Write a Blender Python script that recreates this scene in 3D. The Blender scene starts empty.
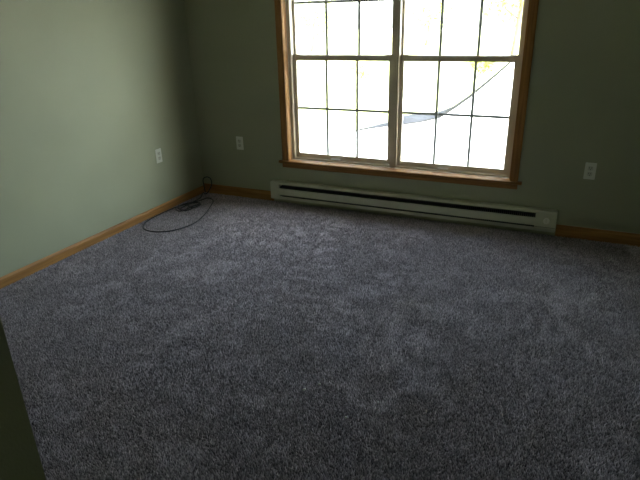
import bpy, bmesh, math, random
import numpy as np
from mathutils import Vector, Matrix

random.seed(7)
rng = np.random.default_rng(11)
scene = bpy.context.scene
COL = scene.collection

# ------------------------------------------------------------------ camera
F_PX, PITCH, YAW, ROLL = 546.26, math.radians(22.281), math.radians(-25.208), math.radians(-1.5256)
CAM = Vector((0, 0, 1.5))
_fw = Vector((math.sin(YAW)*math.cos(PITCH), math.cos(YAW)*math.cos(PITCH), -math.sin(PITCH)))
_rt = Vector((math.cos(YAW), -math.sin(YAW), 0))
_up = _rt.cross(_fw)
RT = math.cos(ROLL)*_rt + math.sin(ROLL)*_up
UP = -math.sin(ROLL)*_rt + math.cos(ROLL)*_up
cd = bpy.data.cameras.new('camera')
cam = bpy.data.objects.new('camera', cd)
COL.objects.link(cam)
m = Matrix((RT, UP, -_fw)).transposed().to_4x4()
m.translation = CAM
cam.matrix_world = m
cd.sensor_width = 36
cd.lens = F_PX/640*36
cd.clip_start = 0.02
cd.clip_end = 500
scene.camera = cam

def ray(px, py):
    return RT*((px-320)/F_PX) - UP*((py-240)/F_PX) + _fw
def on_z(px, py, z):
    d = ray(px, py); t = (z-CAM.z)/d.z
    return CAM + d*t
def on_y(px, py, y):
    d = ray(px, py); return CAM + d*(y/d.y)

# ------------------------------------------------------------------ sky, sun, exposure
world = bpy.data.worlds.new('sky_world'); scene.world = world
world.use_nodes = True
nt = world.node_tree
bg = nt.nodes['Background']
sky = nt.nodes.new('ShaderNodeTexSky')
sky.sky_type = 'NISHITA'; sky.sun_disc = False
sky.sun_elevation = math.radians(45); sky.sun_rotation = math.radians(112)
sky.air_density = 1.0; sky.dust_density = 3.0
hs = nt.nodes.new('ShaderNodeHueSaturation'); hs.inputs['Saturation'].default_value = 0.56   # hazy, milky sky
nt.links.new(sky.outputs[0], hs.inputs['Color']); nt.links.new(hs.outputs[0], bg.inputs[0])
bg.inputs[1].default_value = 0.34

sd = bpy.data.lights.new('sun', 'SUN'); sd.energy = 1.8; sd.angle = math.radians(0.6)
sd.color = (1.0, 0.95, 0.86)
sun = bpy.data.objects.new('sun', sd); COL.objects.link(sun)
sun.rotation_euler = Vector((-0.656, 0.265, -0.707)).to_track_quat('-Z', 'Y').to_euler()
sun.location = (9, 4, 9)

vs = scene.view_settings
vs.view_transform = 'Standard'; vs.look = 'None'; vs.gamma = 1.0; vs.use_curve_mapping = False
vs.exposure = 4.08

# room dimensions
XL, XR, W, YF = -3.08, 0.60, 4.02, 0.32      # left wall, right wall, window wall, near wall
XE, YE, XH = -0.534, -0.90, 2.6                        # entry nook: outside corner and back
H = 2.44
TW = 0.16                                     # window wall thickness
OX0, OX1, OZ0, OZ1 = -2.160, -0.372, 0.37, 2.03   # finished window opening

# portal that guides sky sampling through the opening (emits nothing itself)
pd = bpy.data.lights.new('window_portal', 'AREA'); pd.shape = 'RECTANGLE'
pd.size = OX1-OX0; pd.size_y = OZ1-OZ0
pd.cycles.is_portal = True
po = bpy.data.objects.new('window_portal', pd); COL.objects.link(po)
po.location = ((OX0+OX1)/2, W+TW+0.03, (OZ0+OZ1)/2)
po.rotation_euler = (math.radians(-90), 0, 0)

# ------------------------------------------------------------------ helpers
def tag(o, label=None, cat=None, group=None, kind=None):
    if label: o['label'] = label
    if cat: o['category'] = cat
    if group: o['group'] = group
    if kind: o['kind'] = kind
    return o
def empty(name, loc=(0, 0, 0)):
    o = bpy.data.objects.new(name, None); COL.objects.link(o); o.location = loc
    o.empty_display_size = 0.05
    return o
def link(name, me, mat, parent=None):
    o = bpy.data.objects.new(name, me); COL.objects.link(o)
    if mat: 
        me.materials.clear(); me.materials.append(mat)
    if parent:
        o.parent = parent
        p = Vector((0, 0, 0)); q = parent
        while q: p += q.location; q = q.parent
        o.location = -p            # meshes are written in world coordinates
    return o
def from_bm(name, bm, mat, parent=None, smooth=False):
    bmesh.ops.recalc_face_normals(bm, faces=bm.faces)
    me = bpy.data.meshes.new(name); bm.to_mesh(me); bm.free()
    if smooth:
        for p in me.polygons: p.use_smooth = True
    return link(name, me, mat, parent)
def box_bm(x0, x1, y0, y1, z0, z1, bev=0, bm=None, seg=2):
    own = bmesh.new()
    bmesh.ops.create_cube(own, size=1)
    for v in own.verts:
        v.co = Vector(((x0+x1)/2+v.co.x*(x1-x0), (y0+y1)/2+v.co.y*(y1-y0), (z0+z1)/2+v.co.z*(z1-z0)))
    if bev: bmesh.ops.bevel(own, geom=own.edges[:], offset=bev, segments=seg, affect='EDGES')
    if bm is None: return own
    t = bpy.data.meshes.new('t'); own.to_mesh(t); own.free(); bm.from_mesh(t); bpy.data.meshes.remove(t)
    return bm
def box(name, x0, x1, y0, y1, z0, z1, mat, parent=None, bev=0):
    return from_bm(name, box_bm(x0, x1, y0, y1, z0, z1, bev), mat, parent)
def sweep(name, sections, mat, parent=None, smooth=False):
    """loft closed sections (lists of equal length) and cap both ends"""
    bm = bmesh.new()
    rings = [[bm.verts.new(p) for p in s] for s in sections]
    n = len(rings[0])
    for a, b in zip(rings, rings[1:]):
        for i in range(n): bm.faces.new((a[i], a[(i+1) % n], b[(i+1) % n], b[i]))
    bm.faces.new(rings[0]); bm.faces.new(rings[-1][::-1])
    return from_bm(name, bm, mat, parent, smooth)
def tube(name, pts, r, mat, parent=None, res=6, sub=6):
    """smooth tube through points (Catmull-Rom)"""
    P = [Vector(p) for p in pts]; out = []
    for i in range(len(P)-1):
        a = P[max(i-1, 0)]; b = P[i]; c = P[i+1]; d = P[min(i+2, len(P)-1)]
        for k in range(sub):
            t = k/sub
            out.append(0.5*((2*b)+(c-a)*t+(2*a-5*b+4*c-d)*t*t+(3*b-a-3*c+d)*t**3))
    out.append(P[-1])
    secs = []; ref = Vector((0.13, 0.21, 1)).normalized()
    for i, p in enumerate(out):
        tng = (out[min(i+1, len(out)-1)]-out[max(i-1, 0)]).normalized()
        s = tng.cross(ref)
        if s.length < 1e-3: s = tng.cross(Vector((1, 0, 0)))
        s.normalize(); u = s.cross(tng)
        secs.append([p+s*(r*math.cos(2*math.pi*j/res))+u*(r*math.sin(2*math.pi*j/res)) for j in range(res)])
    return sweep(name, secs, mat, parent, True)
def cyl_bm(c, r, axis, h, seg=20, bm=None, r2=None):
    own = bmesh.new()
    bmesh.ops.create_cone(own, cap_ends=True, segments=seg, radius1=r, radius2=r if r2 is None else r2, depth=h)
    q = Vector((0, 0, 1)).rotation_difference(Vector(axis)).to_matrix().to_4x4()
    bmesh.ops.transform(own, matrix=Matrix.Translation(c) @ q, verts=own.verts)
    if bm is None: return own
    t = bpy.data.meshes.new('t'); own.to_mesh(t); own.free(); bm.from_mesh(t); bpy.data.meshes.remove(t)
    return bm

# ------------------------------------------------------------------ materials
def new_mat(name):
    mt = bpy.data.materials.new(name); mt.use_nodes = True
    n = mt.node_tree.nodes; return mt, n, mt.node_tree.links, n['Principled BSDF']
def ramp(n, a, b, p0=0.3, p1=0.7):
    r = n.new('ShaderNodeValToRGB')
    r.color_ramp.elements[0].position = p0; r.color_ramp.elements[0].color = (*a, 1)
    r.color_ramp.elements[1].position = p1; r.color_ramp.elements[1].color = (*b, 1)
    return r
def simple(name, a, b=None, rough=0.5, scale=20, bump=0, bscale=200, spec=0.5, metal=0):
    mt, n, l, p = new_mat(name)
    p.inputs['Roughness'].default_value = rough
    p.inputs['Specular IOR Level'].default_value = spec
    p.inputs['Metallic'].default_value = metal
    tc = n.new('ShaderNodeTexCoord')
    no = n.new('ShaderNodeTexNoise'); no.inputs['Scale'].default_value = scale; no.inputs['Detail'].default_value = 4
    l.new(tc.outputs['Object'], no.inputs['Vector'])
    r = ramp(n, a, b or a); l.new(no.outputs['Fac'], r.inputs[0]); l.new(r.outputs[0], p.inputs['Base Color'])
    if bump:
        n2 = n.new('ShaderNodeTexNoise'); n2.inputs['Scale'].default_value = bscale; n2.inputs['Detail'].default_value = 3
        l.new(tc.outputs['Object'], n2.inputs['Vector'])
        bp = n.new('ShaderNodeBump'); bp.inputs['Strength'].default_value = bump; bp.inputs['Distance'].default_value = 0.002
        l.new(n2.outputs['Fac'], bp.inputs['Height']); l.new(bp.outputs[0], p.inputs['Normal'])
    return mt
def wood(name, a, b, axis, rough=0.6):
    mt, n, l, p = new_mat(name)
    tc = n.new('ShaderNodeTexCoord'); mp = n.new('ShaderNodeMapping')
    sc = [60, 60, 60]; sc[axis] = 2.5; mp.inputs['Scale'].default_value = sc
    no = n.new('ShaderNodeTexNoise'); no.inputs['Scale'].default_value = 1.0; no.inputs['Detail'].default_value = 5
    no.inputs['Distortion'].default_value = 0.6
    l.new(tc.outputs['Object'], mp.inputs[0]); l.new(mp.outputs[0], no.inputs['Vector'])
    r = ramp(n, a, b, 0.3, 0.72); l.new(no.outputs['Fac'], r.inputs[0]); l.new(r.outputs[0], p.inputs['Base Color'])
    p.inputs['Roughness'].default_value = rough; p.inputs['Specular IOR Level'].default_value = 0.3
    bp = n.new('ShaderNodeBump'); bp.inputs['Strength'].default_value = 0.15; bp.inputs['Distance'].default_value = 0.001
    l.new(no.outputs['Fac'], bp.inputs['Height']); l.new(bp.outputs[0], p.inputs['Normal'])
    return mt

M_WALL = simple('sage_paint', (0.263, 0.265, 0.173), (0.277, 0.279, 0.182), 0.62, 3, 0.25, 260, 0.3)
M_CEIL = simple('ceiling_paint', (0.52, 0.51, 0.46), (0.56, 0.55, 0.50), 0.9, 5, 0.4, 150, 0.2)
OAK_A, OAK_B = (0.18, 0.077, 0.016), (0.32, 0.155, 0.037)
M_OAKX = wood('oak_x', OAK_A, OAK_B, 0)
M_OAKY = wood('oak_y', OAK_A, OAK_B, 1)
M_OAKZ = wood('oak_z', OAK_A, OAK_B, 2)
M_VINYL = simple('almond_vinyl', (0.54, 0.45, 0.32), (0.57, 0.475, 0.34), 0.4, 6)
M_MUNT = simple('grille_bar', (0.22, 0.20, 0.17), (0.25, 0.23, 0.19), 0.5, 6)
M_LATCH = simple('pale_latch_plastic', (0.62, 0.57, 0.47), (0.65, 0.6, 0.5), 0.35, 10)
M_LIFT = simple('white_lift_plastic', (0.78, 0.76, 0.70), (0.82, 0.80, 0.74), 0.35, 10)
M_HEAT = simple('heater_enamel', (0.39, 0.385, 0.28), (0.42, 0.415, 0.305), 0.45, 5, 0.05, 90)
M_DARK = simple('shaded_heater_steel', (0.03, 0.03, 0.028), (0.045, 0.045, 0.04), 0.7, 20)  # unpainted back plate; shade inside the heater put into its colour
M_FIN = simple('heater_fin_metal', (0.05, 0.05, 0.048), (0.08, 0.08, 0.075), 0.6, 40, metal=0.3)
M_PLATE = simple('ivory_plastic', (0.54, 0.53, 0.44), (0.56, 0.55, 0.46), 0.4, 10)
M_RECEP = simple('ivory_receptacle', (0.42, 0.41, 0.33), (0.44, 0.43, 0.35), 0.4, 10)
M_SLOT = simple('outlet_slot_dark', (0.02, 0.02, 0.02), (0.03, 0.03, 0.03), 0.6, 10)
M_SCREW = simple('screw_metal', (0.4, 0.4, 0.36), (0.5, 0.5, 0.45), 0.35, 30, metal=0.8)
M_CORD = simple('black_cable', (0.008, 0.008, 0.009), (0.016, 0.016, 0.016), 0.5, 30)
M_CRIMP = simple('cable_connector', (0.35, 0.33, 0.27), (0.45, 0.42, 0.36), 0.3, 30, metal=1)
M_LINT = simple('white_lint', (0.88, 0.86, 0.82), (0.92, 0.90, 0.87), 0.9, 60)
M_SUB = simple('carpet_backing', (0.035, 0.033, 0.036), (0.05, 0.047, 0.05), 0.95, 60, 0.6, 400)
M_LAWN = simple('dry_lawn', (0.24, 0.25, 0.09), (0.32, 0.32, 0.14), 0.95, 0.8)
M_CONC = simple('pale_concrete', (0.40, 0.39, 0.37), (0.46, 0.45, 0.43), 0.9, 0.7)
M_STRIP = simple('dark_grey_ground', (0.022, 0.023, 0.026), (0.036, 0.037, 0.041), 0.95, 2.5, spec=0)
M_EDGE = simple('dark_stripe', (0.014, 0.014, 0.014), (0.022, 0.022, 0.02), 0.9, 4, spec=0)
M_BARK = simple('bark', (0.10, 0.07, 0.045), (0.17, 0.12, 0.08), 0.95, 8)
M_LEAF1 = simple('yellow_green_leaf', (0.24, 0.28, 0.065), (0.40, 0.41, 0.12), 0.9, 1.2, spec=0.05)
M_LEAF2 = simple('russet_leaf', (0.28, 0.17, 0.045), (0.42, 0.30, 0.10), 0.9, 1.2, spec=0.05)
M_BLOCKER = simple('blocker_paint', (0.6, 0.58, 0.52), (0.65, 0.63, 0.57), 0.8, 3)

# clear window glass: fresnel mix of straight-through transmission and mirror
M_GLASS, gn, gl, gp = new_mat('window_glass')
gn.remove(gp)
tr = gn.new('ShaderNodeBsdfTransparent'); tr.inputs[0].default_value = (0.93, 0.95, 0.94, 1)
gs = gn.new('ShaderNodeBsdfGlossy'); gs.inputs['Roughness'].default_value = 0.02
fr = gn.new('ShaderNodeFresnel')
geo = gn.new('ShaderNodeNewGeometry')          # rays go straight through, so both faces of a pane reflect like air to glass
mr = gn.new('ShaderNodeMapRange'); mr.inputs['To Min'].default_value = 1.45; mr.inputs['To Max'].default_value = 1/1.45
gl.new(geo.outputs['Backfacing'], mr.inputs['Value']); gl.new(mr.outputs[0], fr.inputs[0])
mx = gn.new('ShaderNodeMixShader')
gl.new(fr.outputs[0], mx.inputs[0]); gl.new(tr.outputs[0], mx.inputs[1]); gl.new(gs.outputs[0], mx.inputs[2])
gl.new(mx.outputs[0], gn['Material Output'].inputs[0])

# carpet yarn: per-tuft tint stored on the mesh
M_YARN, yn, yl, yp = new_mat('carpet_yarn')
at = yn.new('ShaderNodeAttribute'); at.attribute_name = 'tint'
yr = ramp(yn, (0.12, 0.100, 0.107), (0.47, 0.40, 0.415), 0.0, 1.0)
yl.new(at.outputs['Fac'], yr.inputs[0]); yl.new(yr.outputs[0], yp.inputs['Base Color'])
yp.inputs['Roughness'].default_value = 0.85; yp.inputs['Specular IOR Level'].default_value = 0.25
yp.inputs['Sheen Weight'].default_value = 0.25; yp.inputs['Sheen Roughness'].default_value = 0.5

# ------------------------------------------------------------------ room shell
def shell(name, b, mat, label, cat):
    return tag(box(name, *b, mat), label, cat, kind='structure')
ZB = -0.014                                     # carpet backing height; pile tips reach about 0
floor = tag(box('floor', XL, XH, YE, W, ZB-0.08, ZB, M_SUB), 'dark charcoal carpeted bedroom floor', 'floor', kind='structure')
shell('ceiling', (XL-0.12, XH+0.12, YE-0.12, W+TW, H, H+0.1), M_CEIL, 'white painted ceiling above the empty room', 'ceiling')
shell('wall_left', (XL-0.12, XL, YF-0.12, W+TW, ZB-0.08, H), M_WALL, 'sage green painted wall left of the window wall', 'wall')
shell('wall_right', (XR, XR+0.12, YF, W+TW, ZB-0.08, H), M_WALL, 'sage green painted wall right of the window wall', 'wall')
shell('wall_near', (XL, XE-0.12, YF-0.12, YF, ZB-0.08, H), M_WALL, 'sage green wall facing the window, beside the entry', 'wall')
shell('wall_entry', (XE-0.12, XE, YE, YF, ZB-0.08, H), M_WALL, 'dark olive wall corner of the entry in the lower left foreground', 'wall')
shell('wall_behind', (XE-0.12, XH, YE-0.12, YE, ZB-0.08, H), M_WALL, 'sage green wall at the end of the entry', 'wall')
shell('wall_hall', (XR+0.12, XH, YF, YF+0.12, ZB-0.08, H), M_WALL, 'sage green hall wall right of the entry', 'wall')
shell('wall_hall_end', (XH, XH+0.12, YE-0.12, YF+0.12, ZB-0.08, H), M_WALL, 'sage green wall at the far end of the hall', 'wall')
bm = bmesh.new()
JT = 0.019
RX0, RX1, RZ0, RZ1 = OX0-JT, OX1+JT, OZ0-0.025, OZ1+JT
for b in ((XL, RX0, ZB-0.08, H), (RX1, XR, ZB-0.08, H), (RX0, RX1, ZB-0.08, RZ0), (RX0, RX1, RZ1, H)):
    box_bm(b[0], b[1], W, W+TW, b[2], b[3], 0, bm)
tag(from_bm('wall_back', bm, M_WALL), 'sage green painted wall with the double window', 'wall', kind='structure')

# baseboards: rounded-top profile
def base_profile(h=0.080, t=0.012):
    return [(0, ZB), (t, ZB), (t, h*0.70), (t*0.8, h*0.84), (t*0.62, h*0.92), (t*0.35, h), (0, h)]
bp_ = base_profile(); bl_ = base_profile(0.062)
tag(sweep('baseboard_left', [[(XL+d, y, z) for d, z in bl_] for y in (YF, W-0.012)], M_OAKY),
    'long oak baseboard along the left wall', 'baseboard', kind='structure')
tag(sweep('baseboard_back', [[(x, W-d, z) for d, z in bp_] for x in (XL, -2.330)], M_OAKX),
    'short oak baseboard between the room corner and the heater', 'baseboard', kind='structure')
tag(sweep('baseboard_back', [[(x, W-d, z) for d, z in bp_] for x in (-0.018, XR)], M_OAKX),
    'oak baseboard under the wall right of the heater', 'baseboard', kind='structure')
tag(sweep('baseboard_right', [[(XR-d, y, z) for d, z in bp_] for y in (YF, W-0.012)], M_OAKY),
    'oak baseboard along the right wall', 'baseboard', kind='structure')
tag(sweep('baseboard_near', [[(x, YF+d, z) for d, z in bp_] for x in (XL+0.012, XE)], M_OAKX),
    'oak baseboard along the near wall', 'baseboard', kind='structure')
tag(sweep('baseboard_entry', [[(XE+d, y, z) for d, z in bp_] for y in (YE, YF)], M_OAKY),
    'oak baseboard along the entry wall', 'baseboard', kind='structure')

# ------------------------------------------------------------------ carpet pile
def lowfreq(x, y, cell, seed):
    g = np.random.default_rng(seed).random((64, 64))
    u = (x+4)/cell; v = (y+4)/cell
    i = np.floor(u).astype(int); j = np.floor(v).astype(int)
    fu = u-i; fv = v-j; fu = fu*fu*(3-2*fu); fv = fv*fv*(3-2*fv)
    i %= 63; j %= 63
    return (g[i, j]*(1-fu)*(1-fv)+g[i+1, j]*fu*(1-fv)+g[i, j+1]*(1-fu)*fv+g[i+1, j+1]*fu*fv)
def carpet():
    s = 0.0062
    gx, gy = np.meshgrid(np.arange(XL+0.006, XR-0.004, s), np.arange(YE+0.006, W-0.004, s))
    x = gx.ravel(); y = gy.ravel()
    keep = ~((x < XE+0.006) & (y < YF+0.014))
    keep &= (y > YF+0.01) | (x > XE)
    x = x[keep]; y = y[keep]; n = len(x)
    x = np.clip(x+(rng.random(n)-0.5)*s, XL+0.014, XR-0.014); y = np.clip(y+(rng.random(n)-0.5)*s, YE+0.005, W-0.014)
    nap = lowfreq(x, y, 0.17, 1)*0.5+lowfreq(x, y, 0.07, 2)*0.5
    ang = 2*math.pi*(lowfreq(x, y, 0.33, 3)*0.9+lowfreq(x, y, 0.09, 4)*1.2)
    lean = 0.0006+0.0021*np.clip((nap-0.32)*2.4, 0, 1)
    tx = x+np.cos(ang)*lean+(rng.random(n)-0.5)*0.006
    ty = y+np.sin(ang)*lean+(rng.random(n)-0.5)*0.006
    tx = np.clip(tx, XL+0.013, XR-0.013); ty = np.clip(ty, YE, W-0.013)
    tz = ZB+0.0105+rng.random(n)*0.006-0.25*lean
    r = 0.0039+rng.random(n)*0.0014
    a0 = rng.random(n)*2*math.pi
    V = np.empty((n, 4, 3), np.float32)
    for k in range(3):
        V[:, k, 0] = x+r*np.cos(a0+k*2.0944); V[:, k, 1] = y+r*np.sin(a0+k*2.0944); V[:, k, 2] = ZB
    V[:, 3, 0] = tx; V[:, 3, 1] = ty; V[:, 3, 2] = tz
    base = (np.arange(n)*4)[:, None, None]
    T = (np.array([[0, 1, 3], [1, 2, 3], [2, 0, 3]])[None]+base).astype(np.int32).ravel()
    me = bpy.data.meshes.new('carpet_pile')
    me.vertices.add(n*4); me.vertices.foreach_set('co', V.ravel())
    me.loops.add(n*9); me.loops.foreach_set('vertex_index', T)
    me.polygons.add(n*3); me.polygons.foreach_set('loop_start', np.arange(0, n*9, 3, dtype=np.int32))
    tint = np.clip(rng.normal(0.40, 0.30, n)+0.30*(nap-0.5), 0, 1)
    a = me.attributes.new('tint', 'FLOAT', 'POINT')
    a.data.foreach_set('value', np.repeat(tint, 4).astype(np.float32))
    me.update(calc_edges=True)
    o = link('carpet_pile', me, M_YARN, floor)
    tag(o, 'flecked charcoal grey cut pile', kind='stuff')
carpet()

# ------------------------------------------------------------------ window
win = tag(empty('window_1', ((OX0+OX1)/2, W, OZ0)), 'oak trimmed double window of two almond sash units with grilles', 'window', kind='structure')
# interior casing: moulded profile (u outward from opening, v out from the wall), mitred at the top
CW = 0.058
cas = [(0, 0), (0, 0.009), (0.006, 0.011), (0.020, 0.012), (0.034, 0.016), (0.046, 0.017), (0.054, 0.015), (CW, 0.011), (CW, 0)]
cx0, cx1, cz1 = OX0-0.003, OX1+0.003, OZ1+0.003
STZ = OZ0                                       # stool top
sweep('casing', [[(cx0-u, W-v, STZ) for u, v in cas], [(cx0-u, W-v, cz1+u) for u, v in cas]], M_OAKZ, win)
sweep('casing', [[(cx1+u, W-v, STZ) for u, v in cas], [(cx1+u, W-v, cz1+u) for u, v in cas]], M_OAKZ, win)
sweep('casing', [[(cx0-u, W-v, cz1+u) for u, v in cas], [(cx1+u, W-v, cz1+u) for u, v in cas]], M_OAKX, win)
JD = 0.056
box('jamb', OX0-JT+0.001, OX0, W+0.0005, W+JD, OZ0, OZ1, M_OAKZ, win, 0.0008)
box('jamb', OX1, OX1+JT-0.001, W+0.0005, W+JD, OZ0, OZ1, M_OAKZ, win, 0.0008)
box('jamb', OX0-JT+0.001, OX1+JT-0.001, W+0.0005, W+JD, OZ1, OZ1+JT-0.001, M_OAKX, win, 0.0008)
# stool with rounded nose, apron below
SX0, SX1 = cx0-CW-0.028, cx1+CW+0.028
ny = W-0.030
nose = [(W-0.0005, STZ-0.022), (ny+0.008, STZ-0.022), (ny+0.002, STZ-0.018), (ny, STZ-0.011), (ny+0.002, STZ-0.004), (ny+0.008, STZ), (W-0.0005, STZ)]
sweep('stool', [[(x, y, z) for y, z in nose] for x in (SX0, SX1)], M_OAKX, win)
box('stool_board', RX0+0.001, RX1-0.001, W, W+JD, STZ-0.022, STZ, M_OAKX, win)
ap = [(W-0.0005, STZ-0.060), (W-0.009, STZ-0.060), (W-0.014, STZ-0.050), (W-0.014, STZ-0.030), (W-0.011, STZ-0.0225), (W-0.0005, STZ-0.0225)]
sweep('apron', [[(x, y, z) for y, z in ap] for x in (cx0-CW, cx1+CW)], M_OAKX, win)

MID = (OX0+OX1)/2
FRW, Y0 = 0.026, W+JD                           # vinyl frame width and inner plane
def ring(name, x0, x1, z0, z1, wl, wr, wb, wt, y0, y1, mat, parent, bev=0.002):
    bm = bmesh.new()
    box_bm(x0, x0+wl, y0, y1, z0, z1, bev, bm)
    box_bm(x1-wr, x1, y0, y1, z0, z1, bev, bm)
    box_bm(x0+wl, x1-wr, y0, y1, z0, z0+wb, bev, bm)
    box_bm(x0+wl, x1-wr, y0, y1, z1-wt, z1, bev, bm)
    return from_bm(name, bm, mat, parent)
MEET0, MEET1 = 1.176, 1.214
for (u0, u1) in ((OX0, MID), (MID, OX1)):
    ring('window_frame', u0+0.0005, u1-0.0005, OZ0, OZ1, FRW, FRW, 0.016, FRW, Y0, Y0+0.097, M_VINYL, win)
    # pale inner stop of the frame
    for xs in (u0+FRW, u1-FRW-0.004):
        box('jamb_liner', xs, xs+0.004, Y0+0.004, Y0+0.030, MEET1+0.004, OZ1-FRW, M_LATCH, win)
    # lower sash (inner track), upper sash (outer track)
    for kind in ('low', 'up'):
        if kind == 'low':
            x0, x1, z0, z1 = u0+FRW+0.001, u1-FRW-0.001, OZ0+0.017, MEET1
            st, rb, rt, ya, yb = 0.030, 0.036, MEET1-MEET0, Y0+0.030, Y0+0.058
        else:
            x0, x1, z0, z1 = u0+FRW+0.001, u1-FRW-0.001, MEET0+0.006, OZ1-FRW-0.001
            st, rb, rt, ya, yb = 0.016, 0.036, 0.020, Y0+0.061, Y0+0.086
        sash = ring('sash', x0, x1, z0, z1, st, st, rb, rt, ya, yb, M_VINYL, win, 0.003)
        gx0, gx1, gz0, gz1 = x0+st, x1-st, z0+rb, z1-rt
        ym = (ya+yb)/2
        for dy in (-0.008, 0.008):               # double glazing
            box('pane', gx0-0.004, gx1+0.004, ym+dy-0.0015, ym+dy+0.0015, gz0-0.004, gz1+0.004, M_GLASS, sash)
        hw = 0.0095
        for k in (1, 2):
            xm = gx0+(gx1-gx0)*k/3
            box('grille_bar', xm-hw, xm+hw, ym-0.003, ym+0.003, gz0, gz1, M_MUNT, sash, 0.001)
        zm = (gz0+gz1)/2
        for k in range(3):
            a = gx0+(gx1-gx0)*k/3+(hw if k else 0); b = gx0+(gx1-gx0)*(k+1)/3-(hw if k < 2 else 0)
            box('grille_bar', a, b, ym-0.003, ym+0.003, zm-hw, zm+hw, M_MUNT, sash, 0.001)
        if kind == 'low':
            for xs in (x0+0.002, x1-0.062):
                box('tilt_latch', xs, xs+0.060, ya+0.003, yb-0.003, z1, z1+0.008, M_VINYL, sash, 0.002)
            xc = (x0+x1)/2-0.05
            bm = box_bm(xc-0.04, xc+0.04, ya-0.024, ya, z0+0.004, z0+0.010, 0.002)
            box_bm(xc-0.04, xc+0.04, ya-0.024, ya-0.020, z0+0.004, z0+0.016, 0.001, bm)
            from_bm('sash_lift', bm, M_LIFT, sash)
box('mullion_cover', MID-0.012, MID+0.012, Y0-0.003, Y0, OZ0, OZ1, M_VINYL, win, 0.001)

# ------------------------------------------------------------------ baseboard heater
hx0, hx1, hy = -2.325, -0.022, W-0.066
ht = tag(empty('baseboard_heater', ((hx0+hx1)/2, W, 0)), 'long pale enamelled electric baseboard heater under the window', 'heater')
hz0, hz1 = 0.036, 0.188
box('back_plate', hx0+0.004, hx1-0.004, W-0.005, W-0.001, hz0+0.004, hz1-0.006, M_DARK, ht)
ix0, ix1 = hx0+0.082, hx1-0.140
hood = [(W-0.005, hz1), (hy+0.012, hz1), (hy+0.003, hz1-0.005), (hy, hz1-0.018), (hy+0.002, hz1-0.018), (hy+0.005, hz1-0.006), (W-0.005, hz1-0.003)]
sweep('hood', [[(x, y, z) for y, z in hood] for x in (ix0, ix1)], M_HEAT, ht)
pan = [(hy+0.001, 0.131), (hy+0.006, 0.134), (hy+0.008, 0.132), (hy+0.003, 0.128), (hy+0.003, 0.079), (hy+0.008, 0.076), (hy+0.006, 0.074), (hy+0.001, 0.077)]
sweep('front_panel', [[(x, y, z) for y, z in pan] for x in (ix0, ix1)], M_HEAT, ht)
lip = [(W-0.005, hz0), (hy+0.006, hz0), (hy+0.004, hz0+0.004), (hy+0.004, 0.062), (hy+0.006, 0.062), (hy+0.008, hz0+0.006), (W-0.005, hz0+0.003)]
sweep('bottom_lip', [[(x, y, z) for y, z in lip] for x in (ix0, ix1)], M_HEAT, ht)
bm = cyl_bm(((ix0+ix1)/2, W-0.034, 0.098), 0.008, (1, 0, 0), ix1-ix0-0.004, 10)
from_bm('heating_rod', bm, M_FIN, ht)
bm = bmesh.new()
xf = ix0+0.01
while xf < ix1-0.01:
    box_bm(xf, xf+0.0008, W-0.058, W-0.010, 0.060, 0.150, 0, bm); xf += 0.014
tag(from_bm('fin_stack', bm, M_FIN, ht), kind='stuff')
capL = box('end_cap', hx0, ix0, hy, W-0.001, hz0, hz1, M_HEAT, ht, 0.004)
capR = box('end_cap', ix1, hx1, hy, W-0.001, hz0, hz1, M_HEAT, ht, 0.004)
tag(capR, 'wider wiring box end with round dial')
bm = cyl_bm(((ix1+hx1)/2+0.005, hy-0.004, 0.118), 0.021, (0, -1, 0), 0.008, 24)
from_bm('dial', bm, M_PLATE, capR)
box('dial_pointer', (ix1+hx1)/2+0.003, (ix1+hx1)/2+0.007, hy-0.011, hy-0.008, 0.104, 0.134, M_HEAT, capR)
for z in (0.045, 0.178):
    from_bm('screw', cyl_bm(((ix1+hx1)/2-0.045, hy-0.001, z), 0.004, (0, -1, 0), 0.002, 10), M_SCREW, capR)
# seam where the box cover meets its base
box('cover_seam', ix1+0.003, hx1-0.003, hy-0.0008, hy+0.001, 0.068, 0.0705, M_FIN, capR)

# ------------------------------------------------------------------ outlets
def outlet(pos, normal, label):
    root = tag(empty('wall_outlet', pos), label, 'outlet', 'duplex outlets in the walls')
    n = Vector(normal); u = Vector((0, 0, 1)); s = u.cross(n)
    B = Matrix((s, u, n)).transposed().to_4x4(); B.translation = Vector(pos)
    def part(name, bm, mat, par):
        bmesh.ops.transform(bm, matrix=B, verts=bm.verts); return from_bm(name, bm, mat, par)
    part('cover_plate', box_bm(-0.035, 0.035, -0.0575, 0.0575, 0.0003, 0.0055, 0.0022), M_PLATE, root)
    for dz in (0.0195, -0.0195):
        r = part('receptacle', box_bm(-0.0165, 0.0165, dz-0.0142, dz+0.0142, 0.004, 0.0075, 0.0035), M_RECEP, root)
        part('slot', box_bm(-0.0078, -0.0052, dz-0.001, dz+0.0085, 0.007, 0.0079), M_SLOT, r)
        part('slot', box_bm(0.0052, 0.0078, dz-0.001, dz+0.0085, 0.007, 0.0079), M_SLOT, r)
        part('ground_hole', cyl_bm((0, dz-0.0085, 0.0075), 0.0026, (0, 0, 1), 0.001, 10), M_SLOT, r)
    part('screw', cyl_bm((0, 0, 0.006), 0.003, (0, 0, 1), 0.0018, 12), M_SCREW, root)
outlet((-2.643, W, 0.487), (0, -1, 0), 'ivory outlet on the window wall between the room corner and the window')
outlet((0.140, W, 0.486), (0, -1, 0), 'ivory outlet on the window wall right of the window')
outlet((XL, 3.462, 0.468), (1, 0, 0), 'ivory outlet on the left wall above the black cable')

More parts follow.
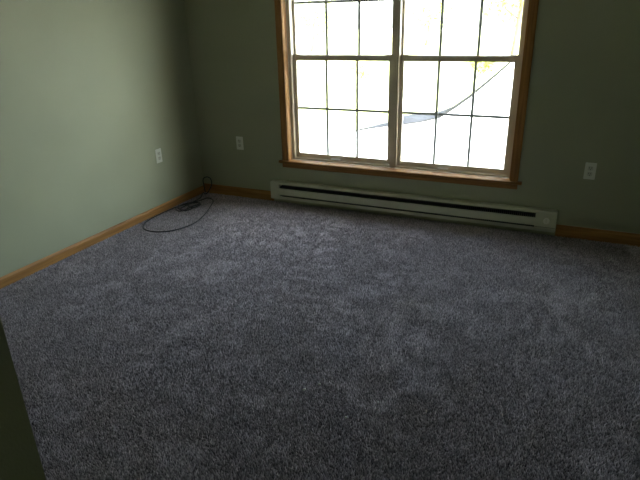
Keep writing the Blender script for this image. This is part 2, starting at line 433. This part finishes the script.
# ------------------------------------------------------------------ loose black cable
cz = 0.004
def fl(px, py, z=cz): return on_z(px, py, z)
cab = tag(empty('cable', (-2.85, 3.4, 0)), 'loose black coaxial cable looped on the carpet below the left wall', 'cable')
run = [(XL+0.030, W-0.030, 0.004), (XL+0.020, W-0.026, 0.060), (XL+0.020, W-0.030, 0.125), (XL+0.060, W-0.026, 0.152),
       (XL+0.104, W-0.028, 0.138), (XL+0.112, W-0.036, 0.080), (XL+0.085, W-0.080, 0.012)]
run += [tuple(fl(*q)) for q in ((203, 193), (200, 198))]
big = [(190, 203), (175, 207.5), (160, 214), (149, 220), (143.5, 225.5), (145, 229.5), (155, 231.7), (170, 231), (185, 227), (196, 222), (205, 214), (211, 205.5), (213, 200.5), (208, 198)]
run += [tuple(fl(*q)) for q in big]
zk = 0.011
knot = [(198, 201), (186, 203.5), (177, 207), (176.5, 210), (181, 211), (187, 208.5), (188, 205.5), (182, 204.8), (178, 208), (184, 210), (192, 206.5), (199, 204), (196, 202), (189, 204.5), (191, 207.5), (198, 206), (200, 203), (193, 203), (185, 206), (180, 209.5), (186, 210.5), (195, 207), (201, 204.5)]
run += [tuple(fl(q[0], q[1], zk+0.004*math.sin(i*1.9))) for i, q in enumerate(knot)]
tube('cable_run', run, 0.0047, M_CORD, cab, 7, 6)
tip = Vector(run[-1]); d = (tip-Vector(run[-2])).normalized()
from_bm('connector', cyl_bm(tip+d*0.009, 0.0048, d, 0.020, 10), M_CRIMP, cab)

# ------------------------------------------------------------------ lint on the carpet
def lint(px, py, L, rot, label):
    p = on_z(px, py, 0.0085)
    bm = bmesh.new(); bmesh.ops.create_icosphere(bm, subdivisions=1, radius=1)
    R = Matrix.Rotation(rot, 4, 'Z')
    for v in bm.verts:
        k = 1+0.35*random.uniform(-1, 1)
        v.co = R @ Vector((v.co.x*L*1.35*k, v.co.y*0.0058*k, v.co.z*0.0062+0.0012*math.sin(v.co.x*3)))+p
    o = from_bm('lint_scrap', bm, M_LINT)
    for v in o.data.vertices: v.co -= p
    o.location = p
    tag(o, label, 'lint', 'white scraps on the carpet')
lint(304.5, 389.3, 0.0085, 0.6, 'leftmost of the tiny white lint scraps lying mid carpet')
lint(319.3, 384.0, 0.0052, 0.2, 'tiny white lint scrap farthest from the camera, right of the leftmost one')
lint(346.3, 417.2, 0.0042, 0.1, 'tiny lint scrap nearest the camera on the carpet')
lint(378.0, 402.5, 0.0034, 0.7, 'rightmost faint tiny lint scrap on the carpet')

# ------------------------------------------------------------------ outside the window
GZ = -0.60
tag(box('ground', -60, 60, W+TW, 90, GZ-0.3, GZ, M_LAWN), 'sunlit pale lawn outside the window', 'ground', kind='structure')
box_o = tag(box('wall_foundation', XL-0.12, XR+0.12, W+0.02, W+TW, GZ-0.3, ZB-0.081, M_CONC), 'concrete foundation below the window wall', 'foundation', kind='structure')
ev = [(W+TW, H-0.02), (W+TW+0.46, H-0.02), (W+TW+0.48, H), (W+TW+0.48, H+0.14), (W+TW+0.44, H+0.16), (W+TW, H+0.36)]  # unseen overhang added to block high sky and darken carpet near the window
tag(sweep('eave_sky_blocker', [[(x, y, z) for y, z in ev] for x in (XL-2.5, XR+3.5)], M_BLOCKER), 'unseen added eave above the outside of the window', 'blocker', kind='structure')
def slab(name, pts, z0, z1, mat, label, cat, kind='structure'):
    bm = bmesh.new()
    a = [bm.verts.new((p[0], p[1], z0)) for p in pts]; b = [bm.verts.new((p[0], p[1], z1)) for p in pts]
    n = len(pts)
    for i in range(n): bm.faces.new((a[i], a[(i+1) % n], b[(i+1) % n], b[i]))
    bm.faces.new(a); bm.faces.new(b[::-1])
    return tag(from_bm(name, bm, mat), label, cat, kind=kind)
edge = [on_z(x, y, GZ+0.04) for x, y in ((340, 134), (362, 130), (387, 126.5), (402, 125), (420, 122.5), (437, 118.5), (453, 108.5), (470, 96.5), (490, 80), (512, 61))]
edge = [(p.x, p.y) for p in edge]
near = [(-9.0, 8.4)]
slab('driveway', near+edge+[(edge[-1][0], 60), (30, 60), (30, W+TW+0.3), (-9.0, W+TW+0.3)], GZ, GZ+0.04, M_CONC, 'sun bleached pale driveway outside the window', 'driveway')
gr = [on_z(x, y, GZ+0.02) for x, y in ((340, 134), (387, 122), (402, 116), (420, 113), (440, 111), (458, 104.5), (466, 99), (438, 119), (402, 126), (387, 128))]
slab('grey_ground_strip', [(p.x, p.y) for p in gr], GZ, GZ+0.02, M_STRIP, 'flat grey strip between lawn and pale driveway', 'ground_strip')  # flat dark grey polygon beside the driveway
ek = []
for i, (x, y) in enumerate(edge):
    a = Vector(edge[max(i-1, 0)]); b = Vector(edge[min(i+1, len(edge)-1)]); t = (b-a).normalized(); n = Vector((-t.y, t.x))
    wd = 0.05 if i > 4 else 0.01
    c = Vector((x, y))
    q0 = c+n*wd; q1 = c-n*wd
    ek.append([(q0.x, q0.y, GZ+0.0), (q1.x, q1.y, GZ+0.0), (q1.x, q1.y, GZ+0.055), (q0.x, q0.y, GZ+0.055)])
tag(sweep('driveway_stripe', ek, M_EDGE), 'thin dark edging along the driveway', 'stripe', kind='structure')  # thin raised dark band following the driveway outline

def tree(name, base, h, cr, n, leafmat, label, trunk_r=0.14, low=0.25, cat='tree'):
    root = tag(empty(name, base), label, cat, 'trees and shrubs beyond the lawn')
    bx = Vector(base)
    rs = random.Random(int(abs(base[0]*31+base[1]*17)))
    secs = []
    for k in range(6):
        t = k/5; r = trunk_r*(1-0.75*t); c = bx+Vector((0.15*math.sin(t*3), 0.1*math.sin(t*4), h*0.85*t))
        secs.append([c+Vector((r*math.cos(j*math.pi/4), r*math.sin(j*math.pi/4), 0)) for j in range(8)])
    tr_ = sweep('trunk', secs, M_BARK, root, True)
    ends = []
    for k in range(9):
        t = low+0.6*k/9; a = k*2.4; L = cr*(1.0-0.5*abs(t-0.45))
        s0 = bx+Vector((0.15*math.sin(t*3), 0.1*math.sin(t*4), h*0.85*t)); e = s0+Vector((math.cos(a)*L*0.8, math.sin(a)*L*0.8, L*0.55))
        tube('branch', [s0, (s0+e)/2+Vector((0, 0, -0.08*L)), e], trunk_r*0.22, M_BARK, tr_, 5, 3); ends.append(e); ends.append((s0+e)/2)
    ends.append(bx+Vector((0, 0, h*0.92)))
    V = []; Fc = []
    for i in range(n):
        c = rs.choice(ends)
        d = Vector((rs.gauss(0, 1), rs.gauss(0, 1), rs.gauss(0, 0.8))).normalized()*(cr*0.46*rs.random()**0.5)
        p = c+d; a = Vector((rs.gauss(0, 1), rs.gauss(0, 1), rs.gauss(0, 1))).normalized()
        b = a.cross(Vector((rs.gauss(0, 1), rs.gauss(0, 1), rs.gauss(0, 1)))).normalized(); s = rs.uniform(0.06, 0.13)*(0.6 if cat == 'shrub' else 1)
        k = len(V); V += [p-a*s, p-b*s*0.5, p+a*s, p+b*s*0.5]; Fc.append((k, k+1, k+2, k+3))
    me = bpy.data.meshes.new('foliage'); me.from_pydata([tuple(v) for v in V], [], Fc); me.update()
    tag(link('foliage', me, leafmat, root), kind='stuff')
def gpt(px, dist):
    d = ray(px, 60); k = dist/d.y; return (d.x*k, dist, GZ)
tree('leafy_shrub', gpt(478, 20), 0.62, 0.5, 650, M_LEAF1, 'low yellow green shrub seen through the right window above the driveway line', 0.03, cat='shrub')
tree('leafy_tree', gpt(512, 26), 6.5, 2.3, 3200, M_LEAF1, 'tall yellow green tree at the right edge of the right window')
tree('leafy_tree', gpt(425, 40), 3.2, 1.8, 900, M_LEAF1, 'distant pale tree in the left half of the right window', 0.09)
tree('leafy_shrub', gpt(357, 17), 0.75, 0.35, 160, M_LEAF2, 'small russet shrub seen through the left window', 0.02, cat='shrub')
tree('leafy_tree', gpt(312, 34), 3.2, 1.6, 700, M_LEAF1, 'thin pale tree in the leftmost panes of the left window', 0.07)
